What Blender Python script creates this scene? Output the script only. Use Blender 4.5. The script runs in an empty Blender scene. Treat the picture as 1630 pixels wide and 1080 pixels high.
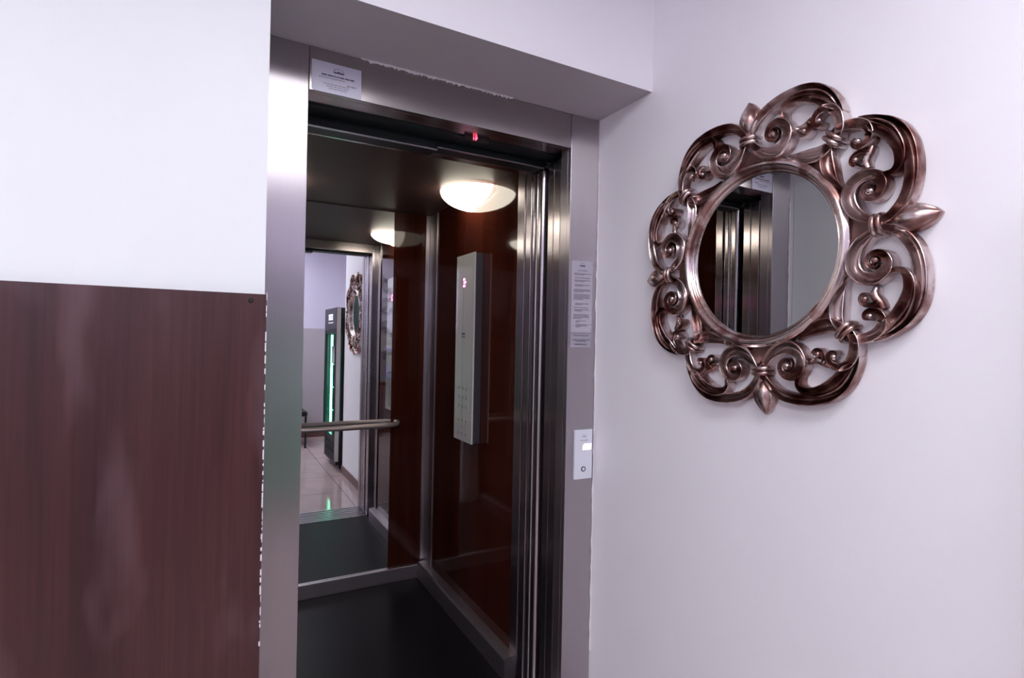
import bpy, bmesh, math, random
from mathutils import Vector, Matrix
R = math.radians
PI = math.pi
random.seed(7)
scene = bpy.context.scene
COL = scene.collection

# ------------------------------------------------------------------ helpers
def link(o, parent=None):
    COL.objects.link(o)
    if parent is not None:
        o.parent = parent
    return o

def empty(name, label, cat, loc=(0, 0, 0), group=None, kind=None):
    o = bpy.data.objects.new(name, None)
    o.empty_display_size = .05
    o.location = loc
    COL.objects.link(o)
    tag(o, label, cat, group, kind)
    return o

def tag(o, label=None, cat=None, group=None, kind=None):
    if label: o['label'] = label
    if cat: o['category'] = cat
    if group: o['group'] = group
    if kind: o['kind'] = kind
    return o

def mesh_obj(name, bm, mat, parent=None, smooth=False, bevel=0, angle=40, world=True):
    """bm in world coordinates unless the parent sits elsewhere (then it is moved into the parent's frame)"""
    bmesh.ops.recalc_face_normals(bm, faces=bm.faces)
    me = bpy.data.meshes.new(name)
    if parent is not None and world:
        m = parent_matrix(parent).inverted()
        bmesh.ops.transform(bm, matrix=m, verts=bm.verts)
    bm.to_mesh(me); bm.free()
    mats = mat if isinstance(mat, (list, tuple)) else [mat]
    for x in mats: me.materials.append(x)
    if smooth:
        for p in me.polygons: p.use_smooth = True
        if angle < 180:
            try: me.set_sharp_from_angle(angle=R(angle))
            except Exception: pass
    o = bpy.data.objects.new(name, me)
    link(o, parent)
    if bevel:
        b = o.modifiers.new('bevel', 'BEVEL'); b.width = bevel; b.segments = 2; b.limit_method = 'ANGLE'
    return o

def parent_matrix(p):
    m = p.matrix_basis.copy()
    q = p.parent
    while q is not None:
        m = q.matrix_basis @ m
        q = q.parent
    return m

def struct(name, bm, mat, **k):
    o = mesh_obj(name, bm, mat, None, **k)
    o['kind'] = 'structure'
    return o

def box(bm, x0, x1, y0, y1, z0, z1, mi=0):
    vs = [bm.verts.new((x, y, z)) for x in (x0, x1) for y in (y0, y1) for z in (z0, z1)]
    for f in ((0, 1, 3, 2), (4, 6, 7, 5), (0, 4, 5, 1), (2, 3, 7, 6), (0, 2, 6, 4), (1, 5, 7, 3)):
        fc = bm.faces.new([vs[i] for i in f]); fc.material_index = mi
    return vs

def BX(*boxes):
    bm = bmesh.new()
    for b in boxes: box(bm, *b)
    return bm

def prism(bm, pts, axis, a, b):
    """extrude a 2D polygon along axis between a and b; pts are the two other coordinates in order"""
    def P(p, t):
        if axis == 0: return (t, p[0], p[1])
        if axis == 1: return (p[0], t, p[1])
        return (p[0], p[1], t)
    lo = [bm.verts.new(P(p, a)) for p in pts]; hi = [bm.verts.new(P(p, b)) for p in pts]
    bm.faces.new(lo); bm.faces.new(hi[::-1])
    n = len(pts)
    for i in range(n):
        bm.faces.new((lo[i], lo[(i + 1) % n], hi[(i + 1) % n], hi[i]))

def catmull(pts, n):
    out = []
    P = [pts[0]] + list(pts) + [pts[-1]]
    for i in range(1, len(P) - 2):
        p0, p1, p2, p3 = P[i - 1], P[i], P[i + 1], P[i + 2]
        for k in range(n):
            t = k / n
            out.append(tuple(.5 * ((2 * b) + (-a + c) * t + (2 * a - 5 * b + 4 * c - d) * t * t + (-a + 3 * b - 3 * c + d) * t ** 3)
                             for a, b, c, d in zip(p0, p1, p2, p3)))
    out.append(tuple(pts[-1]))
    return out

def tube(bm, pts, r, seg=10, caps=True, radii=None):
    pts = [Vector(p) for p in pts]
    rings = []
    up = None
    for i, p in enumerate(pts):
        d = (pts[min(i + 1, len(pts) - 1)] - pts[max(i - 1, 0)]).normalized()
        if up is None:
            up = Vector((0, 0, 1)) if abs(d.z) < .9 else Vector((1, 0, 0))
        a = d.cross(up)
        if a.length < 1e-5: a = d.orthogonal()
        a.normalize(); b = a.cross(d).normalized(); up = b
        rr = radii[i] if radii else r
        rings.append([bm.verts.new(p + a * rr * math.cos(2 * PI * k / seg) + b * rr * math.sin(2 * PI * k / seg)) for k in range(seg)])
    for i in range(len(rings) - 1):
        for k in range(seg):
            bm.faces.new((rings[i][k], rings[i][(k + 1) % seg], rings[i + 1][(k + 1) % seg], rings[i + 1][k]))
    if caps:
        bm.faces.new(rings[0]); bm.faces.new(rings[-1][::-1])

def lathe(bm, prof, seg=96, center=(0, 0, 0), cap=False):
    """profile (r, z) turned about the z axis"""
    rings = []
    for r, z in prof:
        rings.append([bm.verts.new((center[0] + r * math.cos(2 * PI * k / seg), center[1] + r * math.sin(2 * PI * k / seg), center[2] + z)) for k in range(seg)])
    for i in range(len(rings) - 1):
        for k in range(seg):
            bm.faces.new((rings[i][k], rings[i][(k + 1) % seg], rings[i + 1][(k + 1) % seg], rings[i + 1][k]))
    if cap:
        bm.faces.new(rings[0]); bm.faces.new(rings[-1][::-1])

def ball(bm, c, r, seg=14, sc=(1, 1, 1)):
    m = Matrix.Translation(c) @ Matrix.Diagonal((sc[0], sc[1], sc[2], 1))
    bmesh.ops.create_uvsphere(bm, u_segments=seg, v_segments=max(6, seg // 2 + 1), radius=r, matrix=m)

# ------------------------------------------------------------------ materials
def new_mat(name):
    m = bpy.data.materials.new(name); m.use_nodes = True
    nt = m.node_tree
    return m, nt, nt.nodes['Principled BSDF']

def N(nt, t, **k):
    n = nt.nodes.new(t)
    for a, b in k.items(): setattr(n, a, b)
    return n

def setp(b, **k):
    names = dict(color='Base Color', rough='Roughness', metal='Metallic', spec='Specular IOR Level', coat='Coat Weight',
                 coatr='Coat Roughness', ior='IOR', trans='Transmission Weight', emi='Emission Color', ems='Emission Strength',
                 aniso='Anisotropic', anrot='Anisotropic Rotation', sss='Subsurface Weight', alpha='Alpha')
    for a, v in k.items():
        if a in ('color', 'emi') and len(v) == 3: v = (*v, 1)
        b.inputs[names[a]].default_value = v

def plain(name, color, rough=.5, **k):
    m, nt, b = new_mat(name)
    setp(b, color=color, rough=rough, **k)
    return m

def noise_chain(nt, scale=(1, 1, 1), nscale=5, detail=4, rough=.55, coord='Object', dist=0):
    tc = N(nt, 'ShaderNodeTexCoord'); mp = N(nt, 'ShaderNodeMapping')
    mp.inputs['Scale'].default_value = scale
    nt.links.new(tc.outputs[coord], mp.inputs['Vector'])
    no = N(nt, 'ShaderNodeTexNoise')
    no.inputs['Scale'].default_value = nscale; no.inputs['Detail'].default_value = detail
    no.inputs['Roughness'].default_value = rough; no.inputs['Distortion'].default_value = dist
    nt.links.new(mp.outputs['Vector'], no.inputs['Vector'])
    return no

def ramp(nt, src, stops):
    r = N(nt, 'ShaderNodeValToRGB')
    el = r.color_ramp.elements
    while len(el) < len(stops): el.new(.5)
    for e, (p, c) in zip(el, stops):
        e.position = p; e.color = (*c, 1) if len(c) == 3 else c
    nt.links.new(src, r.inputs['Fac'])
    return r

def mixrgb(nt, a, b, fac, mode='MIX'):
    m = N(nt, 'ShaderNodeMix', data_type='RGBA', blend_type=mode)
    for s, v in ((6, a), (7, b)):
        if hasattr(v, 'is_linked') or hasattr(v, 'links'): nt.links.new(v, m.inputs[s])
        else: m.inputs[s].default_value = (*v, 1)
    if isinstance(fac, (int, float)): m.inputs[0].default_value = fac
    else: nt.links.new(fac, m.inputs[0])
    return m.outputs[2]

def bump(nt, b, src, strength=.1, dist=.002):
    bp = N(nt, 'ShaderNodeBump'); bp.inputs['Strength'].default_value = strength; bp.inputs['Distance'].default_value = dist
    nt.links.new(src, bp.inputs['Height']); nt.links.new(bp.outputs['Normal'], b.inputs['Normal'])

def paint(name, color, rough=.6, amt=.03, bs=.08):
    m, nt, b = new_mat(name)
    n = noise_chain(nt, (1, 1, 1), 2.2, 5)
    r = ramp(nt, n.outputs['Fac'], [(.3, tuple(c * (1 - amt) for c in color)), (.7, color)])
    nt.links.new(r.outputs['Color'], b.inputs['Base Color'])
    setp(b, rough=rough)
    n2 = noise_chain(nt, (1, 1, 1), 160, 4)
    bump(nt, b, n2.outputs['Fac'], bs, .001)
    return m

def steel(name, color=(.6, .56, .58), rough=.28, grain=(0, 0, 1), aniso=.7, smudge=.03):
    """brushed stainless steel; grain = axis of the brush lines"""
    m, nt, b = new_mat(name)
    setp(b, metal=1, rough=rough, aniso=aniso)
    sc = tuple(1.5 if g else 70 for g in grain)
    n = noise_chain(nt, sc, 3, 3)
    r = ramp(nt, n.outputs['Fac'], [(.25, tuple(c * .96 for c in color)), (.75, color)])
    nt.links.new(r.outputs['Color'], b.inputs['Base Color'])
    n3 = noise_chain(nt, (1, 1, 1), 5, 5)
    mr = N(nt, 'ShaderNodeMapRange'); mr.inputs['From Min'].default_value = .3; mr.inputs['From Max'].default_value = .7
    mr.inputs['To Min'].default_value = rough - smudge * .4; mr.inputs['To Max'].default_value = rough + smudge * .6
    nt.links.new(n3.outputs['Fac'], mr.inputs['Value']); nt.links.new(mr.outputs['Result'], b.inputs['Roughness'])
    # tangent across the brush lines
    ge = N(nt, 'ShaderNodeNewGeometry')
    cx = N(nt, 'ShaderNodeVectorMath', operation='CROSS_PRODUCT')
    nt.links.new(ge.outputs['True Normal'], cx.inputs[0]); cx.inputs[1].default_value = grain
    nt.links.new(cx.outputs[0], b.inputs['Tangent'])
    return m

def wood(name, c1, c2, c3, rough=.3, coat=0, scale=26, painted_sheen=0, spec=.5):
    m, nt, b = new_mat(name)
    n = noise_chain(nt, (1, 1, .05), scale * .35, 6, .6, dist=.4)
    f = noise_chain(nt, (1, 1, .02), scale * 5, 4, .6)
    r = ramp(nt, n.outputs['Fac'], [(.3, c1), (.5, c2), (.72, c3)])
    r2 = ramp(nt, f.outputs['Fac'], [(.3, (.60, .60, .60)), (.65, (1, 1, 1))])
    col = mixrgb(nt, r.outputs['Color'], r2.outputs['Color'], .8, 'MULTIPLY')
    if painted_sheen:
        w = noise_chain(nt, (1.0, 1, .32), 3.4, 4, .55)  # patches of pinkish sheen put into the wood colour
        wr = ramp(nt, w.outputs['Fac'], [(.55, (0, 0, 0)), (.75, (painted_sheen, painted_sheen, painted_sheen))])
        col = mixrgb(nt, col, (.42, .27, .32), wr.outputs['Color'])
    nt.links.new(col, b.inputs['Base Color'])
    setp(b, rough=rough, coat=coat, coatr=.04, spec=spec)
    bump(nt, b, f.outputs['Fac'], .03, .0005)
    return m

def emis(name, color, strength):
    m, nt, b = new_mat(name)
    setp(b, color=(.8, .8, .8), rough=.4, emi=color, ems=strength)
    return m

M = {}
M['wall'] = paint('white_wall_paint', (.85, .84, .885), .55)
M['wall_front'] = paint('white_front_wall_paint', (.83, .85, .875), .5)
M['soffit'] = paint('shaded_soffit_paint', (.47, .435, .465), .6)  # white soffit, its underside shade put into the colour
M['ceil'] = paint('lobby_ceiling_paint', (.85, .84, .87), .7)
M['grey_wall'] = paint('grey_wall_paint', (.45, .41, .45), .6)
M['lav_wall'] = paint('lavender_wall_paint', (.66, .62, .78), .6)
M['plaster'] = paint('rough_plaster', (.78, .76, .78), .9, .15, .8)
M['steel_v'] = steel('brushed_steel_vertical_grain', (.50, .465, .49), .30, (0, 0, 1), .9)
M['steel_h'] = steel('brushed_steel_horizontal_grain', (.44, .395, .40), .22, (1, 0, 0), 0)
def steel_plain(name, color, rough, aniso):
    m, nt, b = new_mat(name)
    setp(b, color=color, metal=1, rough=rough, aniso=aniso)
    ge = N(nt, 'ShaderNodeNewGeometry')
    cx = N(nt, 'ShaderNodeVectorMath', operation='CROSS_PRODUCT')
    nt.links.new(ge.outputs['Normal'], cx.inputs[0]); cx.inputs[1].default_value = (0, 0, 1)
    nt.links.new(cx.outputs[0], b.inputs['Tangent'])
    return m
M['steel_edge'] = steel_plain('door_edge_satin_steel', (.50, .46, .48), .22, .8)
M['steel_post'] = steel('cab_post_steel', (.46, .43, .45), .3, (0, 0, 1), .5)
M['alu'] = plain('sill_aluminium', (.55, .52, .54), .28, metal=1)
M['skirt'] = plain('skirting_aluminium', (.50, .45, .48), .42, metal=1)
M['black'] = plain('black_painted_metal', (.004, .008, .010), .45)
M['rubber'] = plain('black_rubber', (.01, .01, .012), .7)
M['panel'] = wood('red_brown_laminate', (.040, .012, .015), (.060, .019, .021), (.080, .027, .029), .33, 0, 30, .32)
M['cabwood'] = wood('polished_cab_wood', (.030, .0055, .003), (.055, .011, .006), (.085, .018, .009), .055, 0, 18, spec=.3)
M['cabceil'] = plain('cab_ceiling_laminate', (.070, .040, .036), .45, spec=.12)
M['mirror'] = plain('mirror_silvering', (.80, .82, .84), .004, metal=1)
M['mirror_round'] = plain('round_mirror_silvering', (.70, .70, .70), .004, metal=1)
M['glassedge'] = plain('glass_edge', (.02, .05, .045), .1)
M['paper'] = plain('laminated_paper', (.62, .60, .72), .35)
M['ink'] = plain('printed_ink', (.10, .10, .14), .5)
M['ink_soft'] = plain('faded_printed_ink', (.32, .31, .38), .5)
M['plate'] = plain('white_acrylic', (.70, .72, .80), .25)
M['opal'] = emis('opal_lamp_glass', (1, .90, .74), 9)
M['light'] = emis('ceiling_light_diffuser', (.95, .94, 1), 20)
M['chrome'] = plain('chrome', (.7, .7, .72), .12, metal=1)

# car floor: dark rubbery vinyl with slight sheen
m, nt, b = new_mat('dark_cab_floor')
n = noise_chain(nt, (1, 1, 1), 60, 5)
r = ramp(nt, n.outputs['Fac'], [(.35, (.005, .004, .006)), (.7, (.009, .007, .0105))])
nt.links.new(r.outputs['Color'], b.inputs['Base Color']); setp(b, rough=.45, spec=.12)
bump(nt, b, n.outputs['Fac'], .05, .0006); M['cabfloor'] = m

# lobby floor: glossy pinkish tiles
m, nt, b = new_mat('polished_floor_tiles')
tc = N(nt, 'ShaderNodeTexCoord'); mp = N(nt, 'ShaderNodeMapping')
mp.inputs['Rotation'].default_value = (0, 0, 0); mp.inputs['Location'].default_value = (.12, .1, 0)
nt.links.new(tc.outputs['Object'], mp.inputs['Vector'])
br = N(nt, 'ShaderNodeTexBrick'); br.offset = 0
br.inputs['Scale'].default_value = 1; br.inputs['Brick Width'].default_value = .6; br.inputs['Row Height'].default_value = .6
br.inputs['Mortar Size'].default_value = .004; br.inputs['Color1'].default_value = (.47, .37, .37, 1)
br.inputs['Color2'].default_value = (.50, .40, .395, 1); br.inputs['Mortar'].default_value = (.2, .15, .15, 1)
nt.links.new(mp.outputs['Vector'], br.inputs['Vector'])
nz = noise_chain(nt, (1, 1, 1), 3, 6, .6, dist=1)
rz = ramp(nt, nz.outputs['Fac'], [(.35, (.88, .86, .86)), (.65, (1, 1, 1))])
c = mixrgb(nt, br.outputs['Color'], rz.outputs['Color'], 1, 'MULTIPLY')
nt.links.new(c, b.inputs['Base Color']); setp(b, rough=.08, spec=.5); M['tiles'] = m
M['skirt_lobby'] = plain('brown_tile_skirting', (.13, .065, .06), .3)

# antique bronze / copper leaf
m, nt, b = new_mat('antique_copper_silver')
n = noise_chain(nt, (1, 1, 1), 13, 3, .5, dist=.4)
r = ramp(nt, n.outputs['Fac'], [(.30, (.14, .05, .042)), (.42, (.36, .22, .20)), (.52, (.64, .54, .53)), (.80, (.80, .72, .72))])
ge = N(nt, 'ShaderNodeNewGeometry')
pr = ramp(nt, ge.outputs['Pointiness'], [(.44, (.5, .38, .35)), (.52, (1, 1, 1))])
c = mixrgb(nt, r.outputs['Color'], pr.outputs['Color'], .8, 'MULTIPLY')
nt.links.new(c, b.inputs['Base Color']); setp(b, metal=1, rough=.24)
rr = ramp(nt, n.outputs['Fac'], [(.3, (.36, .36, .36)), (.7, (.16, .16, .16))])
nt.links.new(rr.outputs['Color'], b.inputs['Roughness'])
bump(nt, b, n.outputs['Fac'], .04, .001); M['copper'] = m
M['copper_dark'] = plain('dark_bronze_backing', (.16, .09, .08), .45, metal=.9)

# ------------------------------------------------------------------ dimensions
XB = 1.2208      # wall with the round mirror
YA = 1.60        # plane of the lift frame
YF = 1.3291      # front wall / bulkhead plane
XL = .1005       # left side of the niche
ZS = 2.2215      # soffit
JL, JR = .2235, 1.0993
ZH = 2.10
H = 2.75         # lobby ceiling
YO = -1.88       # wall opposite the lift
XW = -2.6        # far left lobby wall
CB = 3.13        # cab back wall
CR = 1.14        # cab right wall
CLX = .1835      # cab left wall
CZ = 2.152       # cab ceiling

# ------------------------------------------------------------------ room shell
struct('floor', BX((XW, 2.1, YO, YA, -.1, 0)), M['tiles'])
struct('ceiling', BX((XW, 2.1, YO, YF + .25, H, H + .1)), M['ceil'])
# front wall left of the niche, and the bulkhead over it, are one plastered face
bm = bmesh.new()
box(bm, XW, XL, YF, YF + .25, 0, H)
struct('wall_front', bm, M['wall_front'])
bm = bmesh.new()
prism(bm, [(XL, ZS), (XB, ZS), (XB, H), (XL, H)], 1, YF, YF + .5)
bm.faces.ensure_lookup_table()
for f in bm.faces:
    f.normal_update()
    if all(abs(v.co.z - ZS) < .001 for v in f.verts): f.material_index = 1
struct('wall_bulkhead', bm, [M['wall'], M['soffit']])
struct('wall_niche', BX((XL - .12, XL - .0005, YF + .252, 1.75, 0, H)), M['wall'])
struct('wall_shaft', BX((XL, XB, YA + .02, YA + .10, ZS + .005, H)), M['wall'])
struct('wall_right', BX((XB, XB + .16, .37, YA + .06, 0, H)), M['wall'])
struct('wall_recess', BX((1.95, 2.1, YO, .37, 0, H), (XB + .16, 2.1, .37, .52, 0, H)), M['wall'])
struct('wall_left', BX((XW - .1, XW, YO, YF + .25, 0, H)), M['wall'])
struct('wall_back', BX((XW, 2.1, YO - .1, YO, 1.53, H)), M['lav_wall'])
struct('wall_back_lower', BX((XW, 2.1, YO - .1, YO + .012, 0, 1.53)), M['grey_wall'])
struct('baseboard_right', BX((XB - .012, XB - .0005, .37, YA - .012, 0, .075)), M['skirt_lobby'])
struct('baseboard_back', BX((XW, 1.95, YO + .0125, YO + .024, 0, .075)), M['skirt_lobby'])

struct('wall_shaft_back', BX((-.3, 1.6, 3.28, 3.38, -.1, H)), M['grey_wall'])
struct('wall_shaft_left', BX((-.3, -.2, 1.80, 3.28, -.1, H)), M['grey_wall'])
struct('wall_shaft_right', BX((1.5, 1.6, 1.80, 3.28, -.1, H)), M['grey_wall'])

# rough plaster bead where the steel header meets the soffit
def rough_bead(bm, p0, p1, amp, thick, seed, side):
    rnd = random.Random(seed)
    n = 90
    a, b_ = Vector(p0), Vector(p1)
    prev = None
    for i in range(n + 1):
        p = a.lerp(b_, i / n)
        w = amp * (.25 + .75 * rnd.random() ** 2)
        q = p + Vector(side) * w
        f = Vector((0, -thick * (.5 + .5 * rnd.random()), 0))
        cur = [bm.verts.new(v) for v in (p, q, q + f, p + f)]
        if prev:
            for k in range(4):
                bm.faces.new((prev[k], prev[(k + 1) % 4], cur[(k + 1) % 4], cur[k]))
        else: bm.faces.new(cur)
        prev = cur
    bm.faces.new(prev[::-1])
bm = bmesh.new()
rough_bead(bm, (.36, YA - .001, ZS), (.86, YA - .001, ZS), .010, .006, 3, (0, 0, -1))
struct('trim_1', bm, M['plaster'])
bm = bmesh.new()
rough_bead(bm, (XB, YA - .001, .3), (XB, YA - .001, 2.1), .006, .004, 5, (-1, 0, 0))
struct('trim_2', bm, M['plaster'])
bm = bmesh.new()
rough_bead(bm, (XL, YA - .001, .3), (XL, YA - .001, 2.1), .010, .004, 8, (1, 0, 0))
struct('trim_3', bm, M['plaster'])

# ------------------------------------------------------------------ wood wall panel (left)
wp = empty('wood_wall_panel', 'tall dark reddish-brown laminate panel with chipped right edge on the white wall left of the lift', 'wall panel', (-1.2, YF - .009, 0))
mesh_obj('board', BX((XW + .01, .1035, YF - .019, YF - .001, 0, 1.507)), M['panel'], wp, bevel=.0008)
rnd = random.Random(21)
bm = bmesh.new(); z = .25
while z < 1.5:
    h_ = rnd.uniform(.003, .022)
    if rnd.random() < .8:
        w = rnd.uniform(.0008, .0028)
        box(bm, .1037 - w, .1043, YF - .0196, YF - .0180 + w, z, z + h_)
    z += h_ + rnd.uniform(.001, .012)
o = mesh_obj('chipped_edge', bm, M['plaster'], wp); o['label'] = 'pale chipped edge'
bm = bmesh.new()
bmesh.ops.create_cone(bm, cap_ends=True, segments=20, radius1=.005, radius2=.0035, depth=.003,
                      matrix=Matrix.Translation((.072, YF - .0205, 1.492)) @ Matrix.Rotation(R(90), 4, 'X'))
o = mesh_obj('screw', bm, M['black'], wp); o['label'] = 'small dark screw head'

# ------------------------------------------------------------------ lift door frame
fr = empty('elevator_door_frame', 'brushed steel frame around the open lift doorway', 'door frame', ((JL + JR) / 2, YA, 0))
RD = .062   # depth of the frame's return
# jambs: front face + return, folded sheet
bm = BX((XL + .0005, JL - .003, YA, YA + .02, 0, ZS - .001), (JL - .015, JL - .003, YA + .02, YA + RD, 0, ZH + .1))
mesh_obj('jamb', bm, M['steel_v'], fr, bevel=.0012)
bm = BX((JR, XB - .0005, YA, YA + .02, 0, ZS - .001), (JR, JR + .012, YA + .02, YA + RD, 0, ZH + .1))
mesh_obj('jamb', bm, M['steel_v'], fr, bevel=.0012)
mesh_obj('header', BX((JL - .0015, JR - .0015, YA + .0008, YA + .02, ZH, ZS - .001), (JL, JR, YA + .02, YA + .088, ZH, ZH + .012)), M['steel_h'], fr, bevel=.001)

# sills
sl = empty('door_sill', 'grooved aluminium threshold between lobby tiles and dark lift floor', 'sill', ((JL + JR) / 2, 1.7, 0))
def grooved(y0, y1, n, z1=.0):
    bm = bmesh.new()
    pts = [(y0, -.03)]
    w = (y1 - y0) / (2 * n + 1)
    for i in range(n + 1):
        a = y0 + 2 * i * w
        pts += [(a, z1), (a + w, z1)]
        if i < n: pts += [(a + w, z1 - .010), (a + 2 * w, z1 - .010)]
    pts += [(y1, -.03)]
    prism(bm, pts, 0, JL - .2, JR + .1)
    return bm
mesh_obj('landing_sill', grooved(YA + .001, 1.757, 3, .001), M['alu'], sl)
mesh_obj('car_sill', grooved(1.775, 1.87, 2, .001), M['alu'], sl)

# door leaves, open, standing behind one another at both sides
def leaf(name, x0, x1, y0, y1, label, group):
    t = empty(name, label, 'door leaf', ((x0 + x1) / 2, (y0 + y1) / 2, 0), group)
    o = mesh_obj('panel', BX((x0, x1, y0, y1, .006, 2.085)), M['steel_edge'], t, bevel=.0025)
    if name.startswith('car'):          # rolled leading edges
        for p in o.data.polygons: p.use_smooth = True
        md = o.modifiers['bevel']; md.width = .014; md.segments = 6; md.harden_normals = True
    return t
for side in (-1, 1):
    e = JL if side < 0 else JR
    word = 'left' if side < 0 else 'right'
    for k, (y0, y1, nm, txt) in enumerate(((1.667, 1.712, 'landing_door_leaf', 'first from the lobby'), (1.716, 1.755, 'landing_door_leaf', 'second from the lobby'),
                                      (1.782, 1.825, 'car_door_leaf', 'third from the lobby'), (1.829, 1.868, 'car_door_leaf', 'innermost'))):
        off = (.003, .005, -.004, .001)[k]
        x0, x1 = (e - .20, e - off) if side < 0 else (e + off, e + .20)
        leaf(nm, x0, x1, y0, y1, f'steel sliding lift door leaf folded open at the {word} side, {txt}', 'open lift door leaves')

# black door hanger behind the header
hd = empty('door_operator', 'black door mechanism cover across the top of the lift opening', 'door mechanism', ((JL + JR) / 2, 1.78, 2.07))
mesh_obj('cover', BX((JL - .20, .655, 1.69, 1.764, 2.094, 2.3), (.655, JR + .20, 1.69, 1.764, 2.096, 2.3)), M['black'], hd)
mesh_obj('hanger_rail', BX((JL - .02, .665, 1.775, 1.868, 2.087, 2.2), (.665, JR + .01, 1.775, 1.868, 2.087, 2.2), (JL + .006, .664, 1.776, 1.84, 2.064, 2.087), (.665, JR - .006, 1.776, 1.84, 2.074, 2.087)), M['black'], hd, bevel=.001)
mesh_obj('lower_lip', BX((JL + .006, .664, 1.770, 1.776, 2.062, 2.066), (.664, JR - .006, 1.770, 1.776, 2.072, 2.076)), M['alu'], hd)

# red glow added under the header in place of an indicator's reflection
ind = empty('indicator_reflection', 'small red glow under the steel header, standing in for a reflected floor number', 'display', (.772, 1.687, 2.095))
mesh_obj('glow_backing', BX((.727, .817, 1.6845, 1.6895, 2.087, 2.1)), plain('reflection_dark_backing', (.02, .014, .012), .4), ind)
bm = BX((.758, .761, 1.6835, 1.6845, 2.089, 2.099), (.766, .769, 1.6835, 1.6845, 2.089, 2.099), (.766, .774, 1.6835, 1.6845, 2.0965, 2.099), (.766, .772, 1.6835, 1.6845, 2.0925, 2.0945))
mesh_obj('digits', bm, emis('red_reflection_glow', (1, .03, .08), 5), ind)

# ------------------------------------------------------------------ lift car
car = empty('elevator_car', 'open lift car lined with glossy dark wood panels with a black floor', 'elevator car', ((CLX + CR) / 2, 2.5, 0))
mesh_obj('car_floor', BX((CLX - .02, CR + .02, 1.871, CB + .02, -.03, 0)), M['cabfloor'], car)
mesh_obj('car_ceiling', BX((CLX - .02, CR + .02, 1.872, CB + .02, CZ, CZ + .03)), M['cabceil'], car)
mesh_obj('rear_wall_panel', BX((CLX - .02, CR + .02, CB, CB + .02, 0, CZ)), M['cabwood'], car)
mesh_obj('right_wall_panel', BX((CR, CR + .02, 1.98, CB, 0, CZ)), M['cabwood'], car)
mesh_obj('left_wall_panel', BX((CLX - .02, CLX, 1.912, CB, 0, CZ)), M['cabwood'], car)
mesh_obj('front_return', BX((JR + .001, CR + .02, 1.872, 1.912, 0, CZ), (CR, CR + .02, 1.912, 1.98, 0, CZ)), M['steel_edge'], car, bevel=.002)
mesh_obj('front_return', BX((CLX - .02, JL - .001, 1.872, 1.912, 0, CZ)), M['steel_edge'], car, bevel=.002)
mesh_obj('front_lintel', BX((JL - .001, JR + .001, 1.872, 1.912, 2.085, CZ)), M['steel_h'], car, bevel=.001)
# corner posts
def post(x0, x1, y0, y1, sx, sy, t=.006):
    """L shaped strip hugging a corner; sx, sy point to the corner"""
    bm = bmesh.new()
    if sx > 0: box(bm, x1 - t, x1, y0, y1, .02, CZ)
    else: box(bm, x0, x0 + t, y0, y1, .02, CZ)
    if sy > 0: box(bm, x0 if sx > 0 else x0 + t, x1 - t if sx > 0 else x1, y1 - t, y1, .02, CZ)
    mesh_obj('corner_post', bm, M['steel_post'], car, bevel=.0015)
post(1.112, CR, 3.0, CB, 1, 1)
post(CLX, CLX + .028, 3.0, CB, -1, 1)
mesh_obj('corner_post', BX((CR - .008, CR, 1.981, 2.04, .02, CZ)), M['steel_edge'], car, bevel=.002)
# skirtings
bm = bmesh.new(); prism(bm, [(CR, 0), (CR, .095), (CR - .044, .095), (CR - .05, .085), (CR - .05, 0)], 1, 2.0, CB - .0225)
mesh_obj('skirting', bm, M['skirt'], car)
bm = bmesh.new(); prism(bm, [(CLX, 0), (CLX, .095), (CLX + .044, .095), (CLX + .05, .085), (CLX + .05, 0)], 1, 2.0, CB - .0225)
mesh_obj('skirting', bm, M['skirt'], car)
mesh_obj('skirting', BX((CLX + .0, CR, CB - .022, CB, 0, .078)), M['skirt'], car, bevel=.002)

# rear mirror
rm = empty('cabin_mirror', 'tall frameless mirror on the rear wall of the lift behind the handrail', 'mirror', (.56, CB, .08))
mesh_obj('mirror_glass', BX((.213, .917, CB - .005, CB - .0005, .0795, CZ - .001)), M['mirror'], rm)
bm = BX((.213, .9175, CB - .0055, CB - .0005, CZ - .0055, CZ - .001))
mesh_obj('top_clip_strip', bm, M['black'], rm)

# handrail
hr = empty('handrail', 'beige curved tubular handrail in front of the lift mirror', 'handrail', (.56, CB - .06, .92))
pts = [(.222, CB - .012, .925), (.228, CB - .045, .925), (.25, CB - .072, .925)]
for i in range(9): pts.append((.28 + i * .072, CB - .078 - .012 * math.sin(PI * i / 8), .922))
pts += [(.905, CB - .070, .922), (.935, CB - .050, .923), (.95, CB - .025, .925), (.952, CB - .006, .925)]
bm = bmesh.new(); tube(bm, catmull(pts, 5), .0145, 16)
mesh_obj('rail', bm, plain('beige_rail_finish', (.42, .35, .34), .3, metal=.55), hr, smooth=True)
for x in (.234, .951):
    bm = bmesh.new()
    bmesh.ops.create_cone(bm, cap_ends=True, segments=24, radius1=.021, radius2=.021, depth=.006,
                          matrix=Matrix.Translation((x, CB - .009, .925)) @ Matrix.Rotation(R(90), 4, 'X'))
    mesh_obj('wall_flange', bm, M['chrome'], hr, smooth=True)

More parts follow.
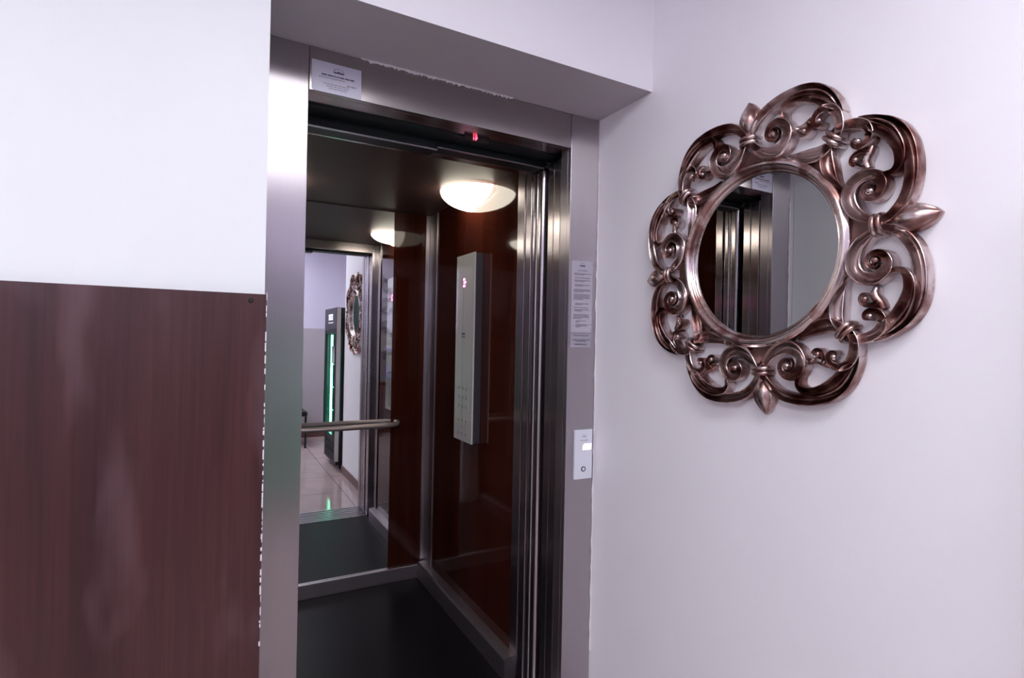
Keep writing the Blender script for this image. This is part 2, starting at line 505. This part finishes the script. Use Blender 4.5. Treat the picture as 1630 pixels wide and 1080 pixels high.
# lamps: half bowls of opal glass in the corner of ceiling and side wall
def cab_lamp(xw, sgn, yc, label):
    t = empty('cabin_lamp', label, 'lamp', (xw, yc, CZ), 'pair of bowl lamps in the lift')
    bm = bmesh.new()
    nu, nv = 28, 10
    grid = []
    rx, ry, rz = .195, .165, .075
    for i in range(nu + 1):
        a = PI * i / nu            # 0..pi : half ellipse in plan
        row = []
        for j in range(nv + 1):
            e = PI / 2 * j / nv    # 0 rim .. 90 bottom
            k = 1 + .05 * math.cos(a * 2)
            x = xw + sgn * (-.002 - rx * math.sin(a) * math.cos(e) * k)
            y = yc - ry * math.cos(a) * math.cos(e) * k + .02 * math.sin(e)
            zz = CZ - .004 - rz * math.sin(e) * (1 - .12 * math.cos(a)) - .006
            row.append(bm.verts.new((x, y, zz)))
        grid.append(row)
    for i in range(nu):
        for j in range(nv):
            bm.faces.new((grid[i][j], grid[i + 1][j], grid[i + 1][j + 1], grid[i][j + 1]))
    bmesh.ops.remove_doubles(bm, verts=bm.verts, dist=.0004)
    o = mesh_obj('glass_bowl', bm, M['opal'], t, smooth=True, angle=180)
    s = o.modifiers.new('solid', 'SOLIDIFY'); s.thickness = .004
    # curled lip at the end nearest the door, lying on the wall
    bm = bmesh.new()
    pl = [(xw - sgn * .012, yc - ry * 1.04, CZ - .012), (xw - sgn * .030, yc - ry * .95, CZ - .028), (xw - sgn * .022, yc - ry * .80, CZ - .050), (xw - sgn * .012, yc - ry * .4, CZ - .074), (xw - sgn * .008, yc, CZ - .080)]
    c = catmull(pl, 5)
    tube(bm, c, .005, 8, radii=[.005 - .003 * i / (len(c) - 1) for i in range(len(c))])
    mesh_obj('curled_lip', bm, M['opal'], t, smooth=True)
    bm = BX((min(xw - sgn * .001, xw - sgn * .11), max(xw - sgn * .001, xw - sgn * .11), yc - .07, yc + .07, CZ - .012, CZ - .0005))
    mesh_obj('ceiling_mount', bm, M['chrome'], t)
cab_lamp(CR, 1, 2.46, 'glowing white bowl lamp in the upper right corner of the lift')
cab_lamp(CLX, -1, 2.74, 'glowing white bowl lamp at the left wall of the lift, seen only in reflections')

# ---- little printed lines (illegible in the photograph: rows of short dashes)
def print_lines(rows, place, seed=1):
    """rows: (y centre, x0, x1, height); place(u, v) -> world corner pairs"""
    rnd = random.Random(seed)
    bm = bmesh.new()
    for (v, u0, u1, h_) in rows:
        u = u0
        while u < u1 - .0005:
            w = min(rnd.uniform(1.2, 3.6) * h_, u1 - u)
            q = [place(a, b_) for a, b_ in ((u, v - h_ / 2), (u + w, v - h_ / 2), (u + w, v + h_ / 2), (u, v + h_ / 2))]
            vs = [bm.verts.new(p) for p in q]
            bm.faces.new(vs)
            u += w + h_ * .45
    return bm

def sun_logo(cx, cz, r, place, seg=16):
    """open half circle over a small dark skyline"""
    bm = bmesh.new()
    ri, ro = r * .90, r
    prev = None
    for i in range(seg + 1):
        a = R(-12) + R(204) * i / seg
        cur = [bm.verts.new(place(cx + q * math.cos(a), cz + q * .8 * math.sin(a))) for q in (ri, ro)]
        if prev: bm.faces.new((prev[0], prev[1], cur[1], cur[0]))
        prev = cur
    prof = [(-1, 0), (-.7, .2), (-.35, .12), (-.1, .5), (.1, .3), (.4, .2), (.7, .22), (1, .0), (1, -.22), (-1, -.22)]
    vs = [bm.verts.new(place(cx + r * .95 * a, cz + r * .8 * b_)) for a, b_ in prof]
    bm.faces.new(vs)
    return bm

# control panel in the car
cop = empty('control_panel', 'tall narrow glossy white lift control panel with lit pink display on the right cab wall', 'control panel', (CR, 2.49, .92))
CPX = 1.094
mesh_obj('face_plate', BX((CPX, CPX + .008, 2.385, 2.60, .915, 1.838)), plain('white_glass_plate', (.66, .67, .66), .06, coat=1), cop, bevel=.001)
mesh_obj('back_box', BX((CPX + .008, CR - .0006, 2.388, 2.597, .918, 1.835)), plain('grey_back_box', (.10, .09, .10), .35, metal=.6), cop)
# display
pl = lambda u, v: (CPX - .0008, 2.60 - u, .915 + v)
mesh_obj('floor_display', print_lines([(.80, .085, .105, .012), (.785, .09, .12, .011), (.768, .085, .115, .012)], pl, 3), emis('pink_led', (1, .12, .45), 7), cop)
rows = [(.53, .08, .12, .010), (.515, .08, .12, .006)]
mesh_obj('emblem', print_lines(rows, pl, 5), M['ink'], cop)
bmk = plain('button_mark_grey', (.28, .30, .28), .3)
for (u, v) in [(u, v) for v in (.26, .215, .17, .10, .035) for u in (.06, .105, .15)]:
    bm = bmesh.new(); bmesh.ops.create_cone(bm, cap_ends=True, segments=16, radius1=.008, radius2=.0075, depth=.0012, matrix=Matrix.Translation(pl(u, v)) @ Matrix.Rotation(R(90), 4, 'Y'))
    mesh_obj('button', bm, bmk, cop)
bm = bmesh.new()
box(bm, CPX - .0006, CPX - .0002, 2.51, 2.512, 1.0, 1.72)
mesh_obj('centre_line', bm, M['ink_soft'], cop)

# ------------------------------------------------------------------ notices and call station on the frame
plY = lambda x0, z0, y: (lambda u, v: (x0 + u, y, z0 + v))
nt_ = empty('notice_sign', 'white laminated notice sheet taped to the steel header, upper left', 'notice', (.294, YA, 2.105))
bm = bmesh.new()
prism(bm, [(.2285, 2.108), (.2325, 2.1005), (.364, 2.1005), (.363, 2.185), (.2275, 2.186)], 1, YA - .0012, YA - .0002)
mesh_obj('paper', bm, M['paper'], nt_)
P_ = plY(.2285, 2.10, YA - .0016)
mesh_obj('printed_logo', sun_logo(.072, .062, .015, P_), M['ink'], nt_)
mesh_obj('printed_text', print_lines([(.050, .025, .115, .0042)], P_, 2), M['ink'], nt_)
mesh_obj('printed_text', print_lines([(.0425, .018, .088, .0032), (.031, .095, .122, .0048), (.026, .03, .10, .003), (.020, .038, .10, .003), (.014, .045, .094, .003)], P_, 4), M['ink_soft'], nt_)

ns = empty('instruction_sign', 'long narrow printed instruction sheet on the right steel jamb above the call button', 'notice', (1.157, YA, 1.40))
mesh_obj('paper', BX((1.1105, 1.2015, YA - .0012, YA - .0002, 1.452, 1.706)), plain('greyed_paper', (.44, .42, .49), .4), ns)
o = mesh_obj('lower_strip', BX((1.1095, 1.199, YA - .0018, YA - .0002, 1.398, 1.450)), plain('greyer_paper_strip', (.35, .33, .39), .4), ns)
o['label'] = 'darker bordered strip'
P_ = plY(1.1105, 1.398, YA - .0022)
mesh_obj('printed_logo', sun_logo(.046, .290, .012, P_), M['ink'], ns)
rows = []
for v, n, a, b_ in ((.273, 1, .025, .068), (.262, 2, .010, .085), (.247, 1, .012, .08), (.238, 2, .012, .083), (.222, 2, .014, .08), (.205, 3, .01, .082), (.187, 5, .01, .08), (.155, 2, .016, .075), (.141, 1, .01, .074), (.133, 2, .013, .077), (.115, 4, .01, .076), (.093, 2, .02, .066), (.080, 3, .02, .070)):
    for i in range(n): rows.append((v - i * .0042, a, b_ - (.03 if i == n - 1 and n > 1 else 0), .0022))
mesh_obj('printed_text', print_lines(rows, P_, 6), plain('grey_print', (.17, .16, .2), .5), ns)
mesh_obj('printed_text', print_lines([(.048, .003, .086, .0015), (.041, .012, .078, .003), (.026, .006, .084, .0034), (.021, .02, .066, .0034), (.010, .018, .07, .0038)], P_, 7), M['ink'], ns)

cs = empty('call_button_plate', 'small pale call plate with lit pink display and round button on the right jamb', 'call button', (1.171, YA, .927))
mesh_obj('mounting_plate', BX((1.133, 1.2095, YA - .009, YA - .0002, .927, 1.103)), M['plate'], cs, bevel=.0012)
P_ = plY(1.133, .927, YA - .0096)
mesh_obj('emblem', sun_logo(.040, .152, .0095, P_), M['ink_soft'], cs)
mesh_obj('printed_line', print_lines([(.138, .024, .056, .003)], P_, 9), M['ink_soft'], cs)
bm = bmesh.new()
vs = [bm.verts.new(P_(a, b_)) for a, b_ in ((.034, .103), (.072, .103), (.072, .126), (.040, .126), (.034, .118))]
bm.faces.new(vs); mesh_obj('floor_display', bm, emis('soft_pink_display', (1, .70, .90), .9), cs)
bm = bmesh.new(); lathe(bm, [(.0062, 0), (.0062, .0018), (.0095, .0018), (.0095, 0)], 32)
bmesh.ops.transform(bm, matrix=Matrix.Translation((1.171, YA - .009, .927 + .036)) @ Matrix.Rotation(R(90), 4, 'X'), verts=bm.verts)
mesh_obj('button_ring', bm, plain('dark_ring', (.06, .06, .08), .3), cs, smooth=True)
bm = bmesh.new(); bmesh.ops.create_cone(bm, cap_ends=True, segments=28, radius1=.006, radius2=.0056, depth=.002, matrix=Matrix.Translation((1.171, YA - .010, .963)) @ Matrix.Rotation(R(90), 4, 'X'))
mesh_obj('button', bm, M['plate'], cs, smooth=True)

# ------------------------------------------------------------------ round ornate mirror
YC, ZC, ROT = .918, 1.645, R(4.7)
om = empty('ornate_mirror', 'large round mirror in an openwork scrolled copper-silver frame on the white wall', 'mirror')
base = Matrix(((0, 0, -1, 0), (-1, 0, 0, 0), (0, 1, 0, 0), (0, 0, 0, 1)))
om.matrix_basis = Matrix.Translation((XB, YC, ZC)) @ base @ Matrix.Rotation(ROT, 4, 'Z')

PROF = [(-1, 0), (-1.02, .55), (-1, .86), (-.93, .98), (-.84, 1.0), (-.74, .93), (-.55, .66), (-.25, .46), (0, .40),
        (.25, .46), (.55, .66), (.74, .93), (.84, 1.0), (.93, .98), (1, .86), (1.02, .55), (1, 0)]
PROF_CONVEX = [(-1, 0), (-1, .45), (-.85, .75), (-.5, .95), (0, 1.0), (.5, .95), (.85, .75), (1, .45), (1, 0)]
def band(bm, pts, hmax=.032, z0=.003, prof=PROF, n=7, h0=None):
    """pts (x mm, y mm, width mm[, height factor])"""
    pts = [(*p, 1.0) if len(p) == 3 else p for p in pts]
    c = catmull(pts, n)
    rings = []
    for i, (x, y, w, hf) in enumerate(c):
        a = c[max(i - 1, 0)]; b_ = c[min(i + 1, len(c) - 1)]
        d = Vector((b_[0] - a[0], b_[1] - a[1]))
        if d.length < 1e-6: d = Vector((1, 0))
        d.normalize(); nn = Vector((-d.y, d.x))
        ring = []
        # keep lips narrow on wide bands, softer channel on thin ones
        hh = (hmax - z0) * hf
        depth = min(1.0, w / 16)
        for s, t in prof:
            tt = t if t < .5 and abs(s) > .9 else 1 - (1 - t) * depth if abs(s) < .8 else t
            ring.append(bm.verts.new(((x + nn.x * s * w / 2) * .001, (y + nn.y * s * w / 2) * .001, z0 + hh * tt)))
        rings.append(ring)
    m_ = len(prof)
    for i in range(len(rings) - 1):
        for k in range(m_ - 1):
            bm.faces.new((rings[i][k], rings[i][k + 1], rings[i + 1][k + 1], rings[i + 1][k]))
        bm.faces.new((rings[i][m_ - 1], rings[i][0], rings[i + 1][0], rings[i + 1][m_ - 1]))
    bm.faces.new(rings[0]); bm.faces.new(rings[-1][::-1])

OUTER = [(268, 237, 6), (284, 231, 12), (306, 219, 18), (330, 201, 23), (348, 177, 26), (358, 147, 27), (361, 113, 27), (359, 82, 26), (351, 53, 25), (336, 30, 22), (315, 13, 18), (292, 3, 13)]
CRES = [(284, 222, 12, .8), (300, 208, 28), (321, 188, 32), (335, 165, 29), (343, 142, 24), (343, 120, 20), (337, 106, 15), (327, 99, 12), (314, 100, 9), (306, 104, 6, .8)]
DSCR = [(207, 217, 13, .9), (219, 226, 18), (238, 231, 21), (262, 228, 23), (281, 217, 22), (289, 201, 19), (287, 186, 17), (277, 176, 14), (265, 174, 11), (256, 180, 9), (256, 189, 7, 1.05), (263, 192, 5, 1.1)]
SMALL = [(287, 172, 12, .7), (281, 160, 18, .85), (274, 149, 20, .9), (272, 138, 18, .9), (276, 126, 14, .8)]
SMALL2 = [(282, 156, 8, .8), (272, 162, 10), (260, 162, 10), (251, 156, 9), (248, 147, 8), (252, 139, 7), (260, 138, 5, 1.1)]
BIG = [(291, 10, 13, .9), (272, 19, 20), (253, 35, 27), (241, 58, 32), (240, 82, 33), (254, 102, 30), (277, 109, 27), (297, 100, 25), (307, 83, 22), (302, 65, 18), (288, 57, 15), (275, 60, 12), (268, 71, 10), (272, 82, 9), (282, 86, 8, 1.1), (290, 80, 7, 1.15)]
LEG = [(206, 211, 14, .9), (199, 196, 25), (195, 176, 32), (197, 154, 33), (203, 134, 25, .95), (212, 114, 12, .8), (222, 97, 5, .6)]
def mirror_pts(P, s): return [(p[0], p[1] * s, *p[2:]) for p in P]

def lobe_meshes(s):
    res = {}
    bm = bmesh.new()
    band(bm, mirror_pts(OUTER, s), .031)
    band(bm, mirror_pts(LEG, s), .030)
    bmesh.ops.recalc_face_normals(bm, faces=bm.faces); res['scroll'] = bm
    bm = bmesh.new(); band(bm, mirror_pts(CRES, s), .036); res['crescent_leaf'] = bm
    bm = bmesh.new(); band(bm, mirror_pts(BIG, s), .035)
    ball(bm, (.283, .073 * s, .031), .0085, 16, (1, 1, .9)); res['volute'] = bm
    bm = bmesh.new(); band(bm, mirror_pts(DSCR, s), .034)
    ball(bm, (.266, .186 * s, .031), .007, 14)
    band(bm, mirror_pts(SMALL, s), .028, prof=PROF_CONVEX)
    band(bm, mirror_pts(SMALL2, s), .032)
    ball(bm, (.258, .149 * s, .030), .0065, 14)
    res['curl'] = bm
    return res

def to_mesh(name, bm, mat):
    bmesh.ops.recalc_face_normals(bm, faces=bm.faces)
    me = bpy.data.meshes.new(name); bm.to_mesh(me); bm.free(); me.materials.append(mat)
    for p in me.polygons: p.use_smooth = True
    try: me.set_sharp_from_angle(angle=R(60))
    except Exception: pass
    return me

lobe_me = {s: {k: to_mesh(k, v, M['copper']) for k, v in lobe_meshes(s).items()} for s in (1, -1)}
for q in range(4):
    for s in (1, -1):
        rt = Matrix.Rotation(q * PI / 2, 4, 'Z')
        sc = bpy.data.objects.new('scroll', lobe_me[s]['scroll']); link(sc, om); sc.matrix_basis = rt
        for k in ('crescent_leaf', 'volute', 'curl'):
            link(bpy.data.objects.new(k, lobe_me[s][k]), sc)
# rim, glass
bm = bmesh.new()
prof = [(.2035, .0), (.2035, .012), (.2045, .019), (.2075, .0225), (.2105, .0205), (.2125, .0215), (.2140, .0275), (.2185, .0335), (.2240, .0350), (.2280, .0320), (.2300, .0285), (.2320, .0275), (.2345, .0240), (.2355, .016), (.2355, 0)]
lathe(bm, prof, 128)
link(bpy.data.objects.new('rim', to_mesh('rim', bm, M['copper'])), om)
bm = bmesh.new(); bmesh.ops.create_cone(bm, cap_ends=True, segments=96, radius1=.2055, radius2=.2055, depth=.004, matrix=Matrix.Translation((0, 0, .010)))
mg = mesh_obj('mirror_glass', bm, M['mirror_round'], om, world=False)
# backing webs in the gaps between scrolls and rim
def web(pts, h_=.012):
    bm = bmesh.new(); prism(bm, [(a * .001, b_ * .001) for a, b_ in pts], 2, .001, h_)
    return to_mesh('backing_web', bm, M['copper_dark'])
wL = web([(230, -34), (232, 0), (230, 34), (250, 24), (268, 9), (268, -9), (250, -24)])
wD = web([(142, 180), (163, 163), (180, 142), (190, 170), (196, 196), (170, 190)])
for q in range(4):
    for w in (wL, wD):
        o = bpy.data.objects.new('backing_web', w); link(o, om); o.matrix_basis = Matrix.Rotation(q * PI / 2, 4, 'Z')
        o['label'] = 'dark bronze backing'
# clasps: two ridges arched over the joined scrolls
bm = bmesh.new()
for x in (.2865, .2985):
    c = catmull([(x, -.0205, .006), (x, -.0200, .026), (x, -.013, .0375), (x, 0, .0415), (x, .013, .0375), (x, .0200, .026), (x, .0205, .006)], 5)
    tube(bm, c, .0056, 10)
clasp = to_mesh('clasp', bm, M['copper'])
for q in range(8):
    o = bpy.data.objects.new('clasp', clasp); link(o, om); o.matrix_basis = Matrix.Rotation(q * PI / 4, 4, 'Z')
    if q % 2: o.matrix_basis = o.matrix_basis @ Matrix.Translation((.010, 0, 0))
# leaf buds at the four axes
bm = bmesh.new()
nu, nv = 22, 16
top, bot = [], []
for i in range(nu + 1):
    u = i / nu
    x = .308 + .091 * u
    w = .0265 * (math.sin(PI * min(1, (u * .93 + .07)) ** 1.05) ** .75) + .0006
    if i == nu: w = .0004
    lift = .010 * math.sin(PI * u) + .004
    row, rb = [], []
    for j in range(nv + 1):
        v = -1 + 2 * j / nv
        hgt = .010 + lift + .014 * math.sqrt(max(0, 1 - v * v)) * (.35 + .65 * math.sin(PI * min(1, u + .1))) - .006 * (math.cos(v * PI * 1.5) < 0) * abs(math.cos(v * PI * 1.5)) * math.sin(PI * u)
        row.append(bm.verts.new((x, w * v, hgt))); rb.append(bm.verts.new((x, w * v, .002)))
    top.append(row); bot.append(rb)
for i in range(nu):
    for j in range(nv):
        bm.faces.new((top[i][j], top[i + 1][j], top[i + 1][j + 1], top[i][j + 1]))
        bm.faces.new((bot[i][j], bot[i][j + 1], bot[i + 1][j + 1], bot[i + 1][j]))
    for j in (0, nv):
        bm.faces.new((top[i][j], bot[i][j], bot[i + 1][j], top[i + 1][j]))
for i in (0, nu):
    for j in range(nv): bm.faces.new((top[i][j], top[i][j + 1], bot[i][j + 1], bot[i][j]))
bud = to_mesh('leaf_tip', bm, M['copper'])
for q in range(4):
    o = bpy.data.objects.new('leaf_tip', bud); link(o, om); o.matrix_basis = Matrix.Rotation(q * PI / 2, 4, 'Z')

# ------------------------------------------------------------------ lobby things seen in the lift mirror
FX0, FX1, FY0, FY1 = 1.145, 1.75, -.36, .30
fg = empty('display_fridge', 'tall black drinks fridge with green lit glass door, seen in the lift mirror', 'fridge', ((FX0 + FX1) / 2, (FY0 + FY1) / 2, 0))
bm = BX((FX0 + .055, FX1, FY0, FY0 + .03, .03, 1.73), (FX0 + .055, FX1, FY1 - .03, FY1, .03, 1.73), (FX1 - .03, FX1, FY0 + .03, FY1 - .03, .03, 1.73),
        (FX0 + .055, FX1 - .03, FY0 + .03, FY1 - .03, 1.70, 1.73), (FX0 + .055, FX1 - .03, FY0 + .03, FY1 - .03, .03, .30))
mesh_obj('cabinet', bm, plain('fridge_black', (.012, .012, .016), .35), fg, bevel=.003)
hdr = mesh_obj('header_sign', BX((FX0, FX0 + .05, FY0, FY1, 1.50, 1.73)), plain('fridge_header_grey', (.055, .05, .075), .4), fg, bevel=.003)
# blurred white lettering: five upright blocks and a thin line beneath
bm = bmesh.new()
for i in range(4):
    y = -.13 + i * .062
    box(bm, FX0 - .001, FX0, y, y + .012, 1.600, 1.665); box(bm, FX0 - .001, FX0, y + .034, y + .046, 1.600, 1.665)
    box(bm, FX0 - .001, FX0, y + .012, y + .034, 1.653, 1.665); box(bm, FX0 - .001, FX0, y + .012, y + .034, 1.600, 1.612)
box(bm, FX0 - .001, FX0, -.15, .13, 1.568, 1.574)
mesh_obj('sign_lettering', bm, emis('sign_white', (.85, .85, 1), 1.2), hdr)
dr = mesh_obj('door_frame', BX((FX0, FX0 + .05, FY0, FY0 + .07, .31, 1.495), (FX0, FX0 + .05, FY1 - .07, FY1, .31, 1.495), (FX0, FX0 + .05, FY0 + .07, FY1 - .07, .31, .36), (FX0, FX0 + .05, FY0 + .07, FY1 - .07, 1.45, 1.495)), plain('fridge_door_black', (.01, .014, .018), .3), fg, bevel=.002)
mesh_obj('door_glass', BX((FX0 + .012, FX0 + .018, FY0 + .071, FY1 - .071, .361, 1.449)), plain('door_glass', (.9, 1, .96), .0, trans=1, ior=1.1), dr)
mesh_obj('door_handle', BX((FX0 - .03, FX0 - .001, FY1 - .055, FY1 - .035, 1.14, 1.32)), M['chrome'], dr, bevel=.003)
mesh_obj('edge_trim', BX((FX0 + .004, FX0 + .046, FY1 + .0005, FY1 + .004, .10, 1.725)), plain('silver_trim', (.6, .57, .55), .3, metal=.8), fg)
bm = BX((FX0 + .06, FX0 + .072, FY0 + .080, FY0 + .15, .37, 1.44), (FX0 + .06, FX0 + .072, FY1 - .10, FY1 - .085, .37, 1.44))
mesh_obj('green_light_strip', bm, emis('green_led', (.22, 1, .62), 9), fg)
mesh_obj('back_panel', BX((FX1 - .14, FX1 - .12, FY0 + .031, FY1 - .031, .31, 1.69)), emis('green_backlight', (.05, .75, .55), .5), fg)
for zz in (.58, .84, 1.10): mesh_obj('shelf', BX((FX0 + .08, FX1 - .145, FY0 + .031, FY1 - .031, zz, zz + .008)), M['alu'], fg)
bm = bmesh.new()
box(bm, FX0 + .02, FX0 + .055, FY0, FY1, .06, .30)
for i in range(6): box(bm, FX0 + .012, FX0 + .02, FY0 + .05, FY1 - .05, .09 + i * .03, .105 + i * .03)
mesh_obj('grille', bm, M['black'], fg)
for x in (FX0 + .08, FX1 - .08):
    for y in (FY0 + .02, FY1 - .06): mesh_obj('foot', BX((x, x + .04, y, y + .04, 0, .03)), M['rubber'], fg)

# dark green door, added opposite so the steel jamb reflects green
struct('door_added', BX((.24, .86, YO + .0125, YO + .045, .01, 2.02)), plain('added_door_dark_green', (.018, .036, .036), .35), bevel=.003)
struct('trim_door_added', BX((.18, .239, YO + .0125, YO + .05, 0, 2.08), (.861, .92, YO + .0125, YO + .05, 0, 2.08), (.239, .861, YO + .0125, YO + .05, 2.021, 2.08)), M['grey_wall'])  # surround of the added door

# wrought-iron scroll decoration and flowers on the wall opposite
iron = plain('dark_wrought_iron', (.04, .03, .035), .5, metal=.5)
ir = empty('iron_wall_ornament', 'dark wrought-iron scrollwork on the wall opposite, glimpsed in the lift\'s glossy side panel', 'wall ornament', (-.2, YO, 1.75))
def spiral(cx, cz, r, a0, turns, s):
    return [(cx + s * (r * (1 - .8 * t / 24)) * math.cos(a0 + turns * 2 * PI * t / 24), YO + .025, cz + (r * (1 - .8 * t / 24)) * math.sin(a0 + turns * 2 * PI * t / 24)) for t in range(25)]
bm = bmesh.new()
for s in (1, -1):
    for cz, r in ((2.22, .13), (1.92, .16), (1.6, .12)):
        tube(bm, spiral(-.2 + s * .17, cz, r, R(200), 1.3, s), .008, 6)
    tube(bm, catmull([(-.2 - s * .33, YO + .02, 2.4), (-.2, YO + .02, 2.05), (-.2 + s * .3, YO + .02, 1.75), (-.2 + s * .1, YO + .02, 1.45)], 8), .010, 6)
mesh_obj('scrollwork', bm, iron, ir, smooth=True)
tb = empty('console_table', 'small dark console table under the iron ornament, behind the viewpoint', 'table', (-.1, YO + .2, 0))
mesh_obj('table_top', BX((-.45, .15, YO + .03, YO + .36, .74, .77)), M['panel'], tb, bevel=.003)
for x in (-.43, .11):
    for y in (YO + .05, YO + .31): mesh_obj('leg', BX((x, x + .03, y, y + .03, 0, .74)), M['panel'], tb)
vs_ = empty('flower_vase', 'bouquet of white and violet flowers in a blue vase on the console table', 'vase', (-.06, YO + .2, .77))
bm = bmesh.new(); lathe(bm, [(.03, 0), (.06, .03), (.075, .10), (.05, .19), (.035, .22), (.045, .25), (.04, .25), (.03, .22)], 24, (-.06, YO + .2, .7705), cap=True)
mesh_obj('vase', bm, plain('blue_glaze', (.10, .12, .35), .15), vs_, smooth=True)
rnd = random.Random(5)
for nm, col_, cnt in (('white_blossoms', (.75, .72, .78), 16), ('violet_blossoms', (.22, .16, .50), 12), ('leaves', (.10, .14, .06), 18)):
    bm = bmesh.new()
    for i in range(cnt):
        a, el, rr = rnd.uniform(0, 2 * PI), rnd.uniform(.1, 1.4), rnd.uniform(.08, .17)
        c_ = (-.06 + rr * math.cos(a) * math.cos(el), YO + .2 + .8 * rr * math.sin(a) * math.cos(el), 1.10 + rr * 1.3 * math.sin(el))
        if nm == 'leaves': ball(bm, c_, .035, 8, (1, .35, 1.5))
        else:
            for k in range(5):
                b5 = 2 * PI * k / 5
                ball(bm, (c_[0] + .018 * math.cos(b5), c_[1], c_[2] + .018 * math.sin(b5)), .015, 8, (1, .5, 1))
            ball(bm, c_, .009, 8)
    o = mesh_obj(nm, bm, plain(nm + '_mat', col_, .6), vs_, smooth=True)
    o['kind'] = 'stuff'
bm = bmesh.new()
for i in range(8):
    a = 2 * PI * i / 8
    tube(bm, [(-.06, YO + .2, .9), (-.06 + .03 * math.cos(a), YO + .2 + .03 * math.sin(a), 1.02), (-.06 + .08 * math.cos(a), YO + .2 + .07 * math.sin(a), 1.14)], .003, 5)
mesh_obj('stems', bm, plain('stem_green', (.08, .14, .05), .6), vs_)

# black lobby chair whose edge shows at the left of the lift mirror
ch = empty('lobby_chair', 'black chair by the far lobby wall, its edge showing left in the lift mirror', 'chair', (.82, -1.3, 0))
blk = plain('black_leatherette', (.012, .012, .014), .4)
mesh_obj('seat', BX((.64, 1.08, -1.54, -1.08, .40, .46)), blk, ch, bevel=.015)
mesh_obj('backrest', BX((.64, 1.08, -1.60, -1.55, .44, .74)), blk, ch, bevel=.012)
for x in (.65, 1.05):
    for y in (-1.57, -1.11): mesh_obj('leg', BX((x, x + .022, y, y + .022, 0, .40)), M['black'], ch)

# ceiling lights of the lobby
def ceiling_light(x, y, sx, sy, label):
    t = empty('ceiling_light', label, 'ceiling light', (x, y, H), 'lobby ceiling lights')
    mesh_obj('diffuser', BX((x - sx, x + sx, y - sy, y + sy, H - .018, H - .006)), M['light'], t)
    mesh_obj('rim', BX((x - sx - .015, x - sx, y - sy - .015, y + sy + .015, H - .022, H - .0005), (x + sx, x + sx + .015, y - sy - .015, y + sy + .015, H - .022, H - .0005),
                       (x - sx, x + sx, y - sy - .015, y - sy, H - .022, H - .0005), (x - sx, x + sx, y + sy, y + sy + .015, H - .022, H - .0005)), M['alu'], t)
ceiling_light(.35, -.25, .30, .30, 'square ceiling light above and in front of the lift, outside the picture')
ceiling_light(.35, -1.2, .30, .30, 'square ceiling light near the wall opposite the lift, outside the picture')
ceiling_light(-1.3, -.25, .30, .30, 'square ceiling light over the left part of the lobby, outside the picture')
ceiling_light(-1.3, -1.2, .30, .30, 'square ceiling light in the far left corner of the lobby, outside the picture')

# ------------------------------------------------------------------ camera
F_PX, YAW, PITCH, ROLL, HC = 872.17, 28.6935, .1502, 1.1409, 1.4169
y, p, r_ = R(YAW), R(PITCH), R(ROLL)
F = Vector((math.sin(y) * math.cos(p), math.cos(y) * math.cos(p), math.sin(p)))
Rt = Vector((math.cos(y), -math.sin(y), 0)); U = Rt.cross(F)
R2 = math.cos(r_) * Rt + math.sin(r_) * U; U2 = -math.sin(r_) * Rt + math.cos(r_) * U
cam = bpy.data.cameras.new('camera'); co = bpy.data.objects.new('camera', cam); COL.objects.link(co)
cam.sensor_fit = 'HORIZONTAL'; cam.sensor_width = 36; cam.lens = F_PX * 36 / 1630; cam.clip_start = .02
m4 = Matrix(((R2.x, U2.x, -F.x, 0), (R2.y, U2.y, -F.y, 0), (R2.z, U2.z, -F.z, HC), (0, 0, 0, 1)))
co.matrix_world = m4
scene.camera = co

# ------------------------------------------------------------------ world and colour
w = bpy.data.worlds.new('world'); scene.world = w; w.use_nodes = True
w.node_tree.nodes['Background'].inputs[0].default_value = (.5, .5, .55, 1)
w.node_tree.nodes['Background'].inputs[1].default_value = .05
scene.view_settings.view_transform = 'Standard'
scene.view_settings.look = 'None'
scene.view_settings.exposure = 0
scene.view_settings.gamma = 1
scene.view_settings.use_curve_mapping = False
cy = scene.cycles
cy.use_denoising = True
cy.max_bounces = 14; cy.glossy_bounces = 10; cy.diffuse_bounces = 6; cy.transmission_bounces = 6
cy.caustics_reflective = True
cy.sample_clamp_indirect = 6
